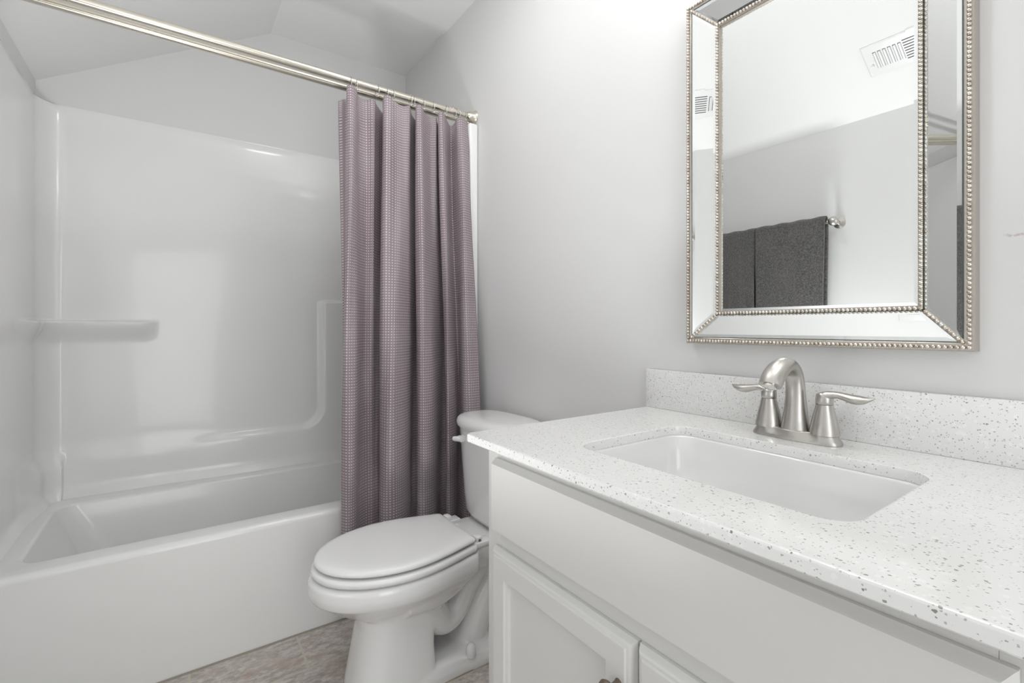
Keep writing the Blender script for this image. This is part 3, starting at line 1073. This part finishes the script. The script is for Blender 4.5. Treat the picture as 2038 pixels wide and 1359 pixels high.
def towel(y0, y1, drop_f, drop_b, label, rr_=.013, bulge=0.0):
    """folded towel draped over the bar"""
    prof = []
    for i in range(22):
        prof.append((TBX - rr_ - .006, TBZ - drop_b + drop_b * i / 21))
    for i in range(1, 12):
        a = PI - PI * i / 12
        prof.append((TBX + (rr_ + .006) * math.cos(a), TBZ + (rr_ + .012) * math.sin(a)))
    for i in range(34):
        prof.append((TBX + rr_ + .006 + bulge * math.sin(PI * min(1, i / 33)), TBZ - drop_f * i / 33))
    rows = []
    ny = 40
    for j in range(ny + 1):
        v = j / ny
        y = y0 + (y1 - y0) * v
        row = []
        for k, (x, z) in enumerate(prof):
            fr = max(0.0, (TBZ - z) / drop_f)
            wv = .003 * math.sin(v * 17 + 1.3) * fr + .002 * math.sin(v * 41) * fr
            row.append(Vector((x + (wv if x > TBX else 0), y + .004 * math.sin(z * 9) * (v - .5), z + .002 * math.sin(v * 23))))
        rows.append(row)
    b = new(); grid_mesh(b, rows)
    o = tag(obj('bath_towel', b, M['towel'], smooth=180), label, 'towel', 'towels on the towel bar')
    mod = o.modifiers.new('pile', 'SOLIDIFY'); mod.thickness = .010; mod.offset = 0
    return o


towel(.988, 1.313, .56, .50, 'charcoal bath towel next to the bar\'s visible ball end, seen in the mirror', .0135, .004)
towel(1.322, 1.655, .58, .50, 'charcoal bath towel farther from the ball end, at the mirror\'s left edge', .0115)

# ------------------------------------------------------------------ air vent on the sloped ceiling (seen in the mirror)
ven = thing('air_vent', 'white metal ceiling register with slotted louvres on the slope, seen in the mirror', 'air vent', (-0.205, 0.60, ZL + k_ * (-0.205 - XL)))
sl_ = Vector((1, 0, k_)).normalized()
nn = Vector((k_, 0, -1)).normalized()     # into the room
vo = Vector((XL, 0, ZL))


def vp(u, y, h):
    """u metres up the slope from the left wall, h metres into the room"""
    return vo + sl_ * u + Vector((0, y, 0)) + nn * h


def vbox(b, u0, u1, y0, y1, h0, h1):
    P = [(u0, y0), (u1, y0), (u1, y1), (u0, y1)]
    loft(b, [[vp(u, y, h0) for u, y in P], [vp(u, y, h1) for u, y in P]])


U0 = (-0.270 - XL) / sl_.x
U1 = (-0.140 - XL) / sl_.x
VA, VB = 0.425, 0.772
b = new()
# plate outline with the small steps of the flange at mid length
def plate(d, h):
    ps = [(U0 + d, VA + d), (U1 - d, VA + d), (U1 - d, .570), (U1 + .006 - d, .575), (U1 + .006 - d, .620), (U1 - d, .625), (U1 - d, VB - d), (U0 + d, VB - d), (U0 + d, .625), (U0 - .006 + d, .620), (U0 - .006 + d, .575), (U0 + d, .570)]
    return [vp(u, y, h) for u, y in ps]
loft(b, [plate(0, .0003), plate(0, .003), plate(.004, .006), plate(.012, .0065)])
pl = obj('register_plate', b, M['plastic'], ven, 25)
b = new()
um = (U0 + U1) / 2
for i in range(6):      # bars across, far bank
    y = VB - .040 - i * .0165
    vbox(b, um - .040, um + .040, y - .0052, y + .0052, .0060, .0072)
for i in range(8):      # bars along, middle bank
    u = um - .044 + i * .0125
    vbox(b, u - .0022, u + .0022, .560, .640, .0060, .0072)
for i in range(6):      # bars across, near bank
    y = .545 - i * .0165
    vbox(b, um - .040, um + .040, y - .0052, y + .0052, .0060, .0072)
obj('louvre_slots', b, M['slot'], ven, 0)
for i in range(6):
    for y in (VB - .040 - i * .0165, .545 - i * .0165):
        b = new()
        P0 = [(um - .038, y - .0046), (um + .038, y - .0046), (um + .038, y + .0014), (um - .038, y + .0014)]
        loft(b, [[vp(u, yy, .0073) for u, yy in P0], [vp(u, yy + .0012, .0115) for u, yy in P0]])
        obj('louvre_blade', b, M['plastic'], ven, 0)
b = new()
vbox(b, um - .026, um - .018, VB - .026, VB - .018, .006, .016)
obj('damper_lever', b, M['plastic'], ven, 0)

# ------------------------------------------------------------------ lamps of the room (above the frame)
vl = thing('vanity_light', 'nickel vanity light with three opal shades on the wall above the mirror', 'vanity light', (XR, 0.4615, 2.3))
b = new(); box(b, XR - .028, XR - .0005, .25, .67, 2.26, 2.34, .006, 3)
obj('back_plate', b, M['nickel'], vl)
for y in (.30, .4615, .623):
    b = new()
    pts = [(XR - .02, y, 2.3), (XR - .08, y, 2.305), (XR - .12, y, 2.32), (XR - .13, y, 2.34)]
    sweep(b, pts, [.008] * 4, 12)
    arm = obj('arm', b, M['nickel'], vl)
    b = new()
    lathe(b, [(.022, 2.365), (.034, 2.35), (.042, 2.31), (.050, 2.26), (.056, 2.22), (.050, 2.219), (.001, 2.225)], Matrix.Translation((XR - .13, y, 0)), 28)
    obj('shade', b, M['shade'], vl)
LX, LY = 0.55, 1.20
cl = thing('ceiling_light', 'round white flush ceiling light over the toilet, above the picture', 'ceiling light', (LX, LY, ZC))
b = new(); lathe(b, [(.150, -.0005), (.150, -.012), (.144, -.018), (.136, -.018), (.134, -.010), (.001, -.010)], Matrix.Translation((LX, LY, ZC)), 40)
obj('trim_ring', b, M['trim'], cl)
b = new(); lathe(b, [(.133, -.0105), (.133, -.0135), (.001, -.0135)], Matrix.Translation((LX, LY, ZC)), 40)
obj('diffuser', b, M['diffuser'], cl)
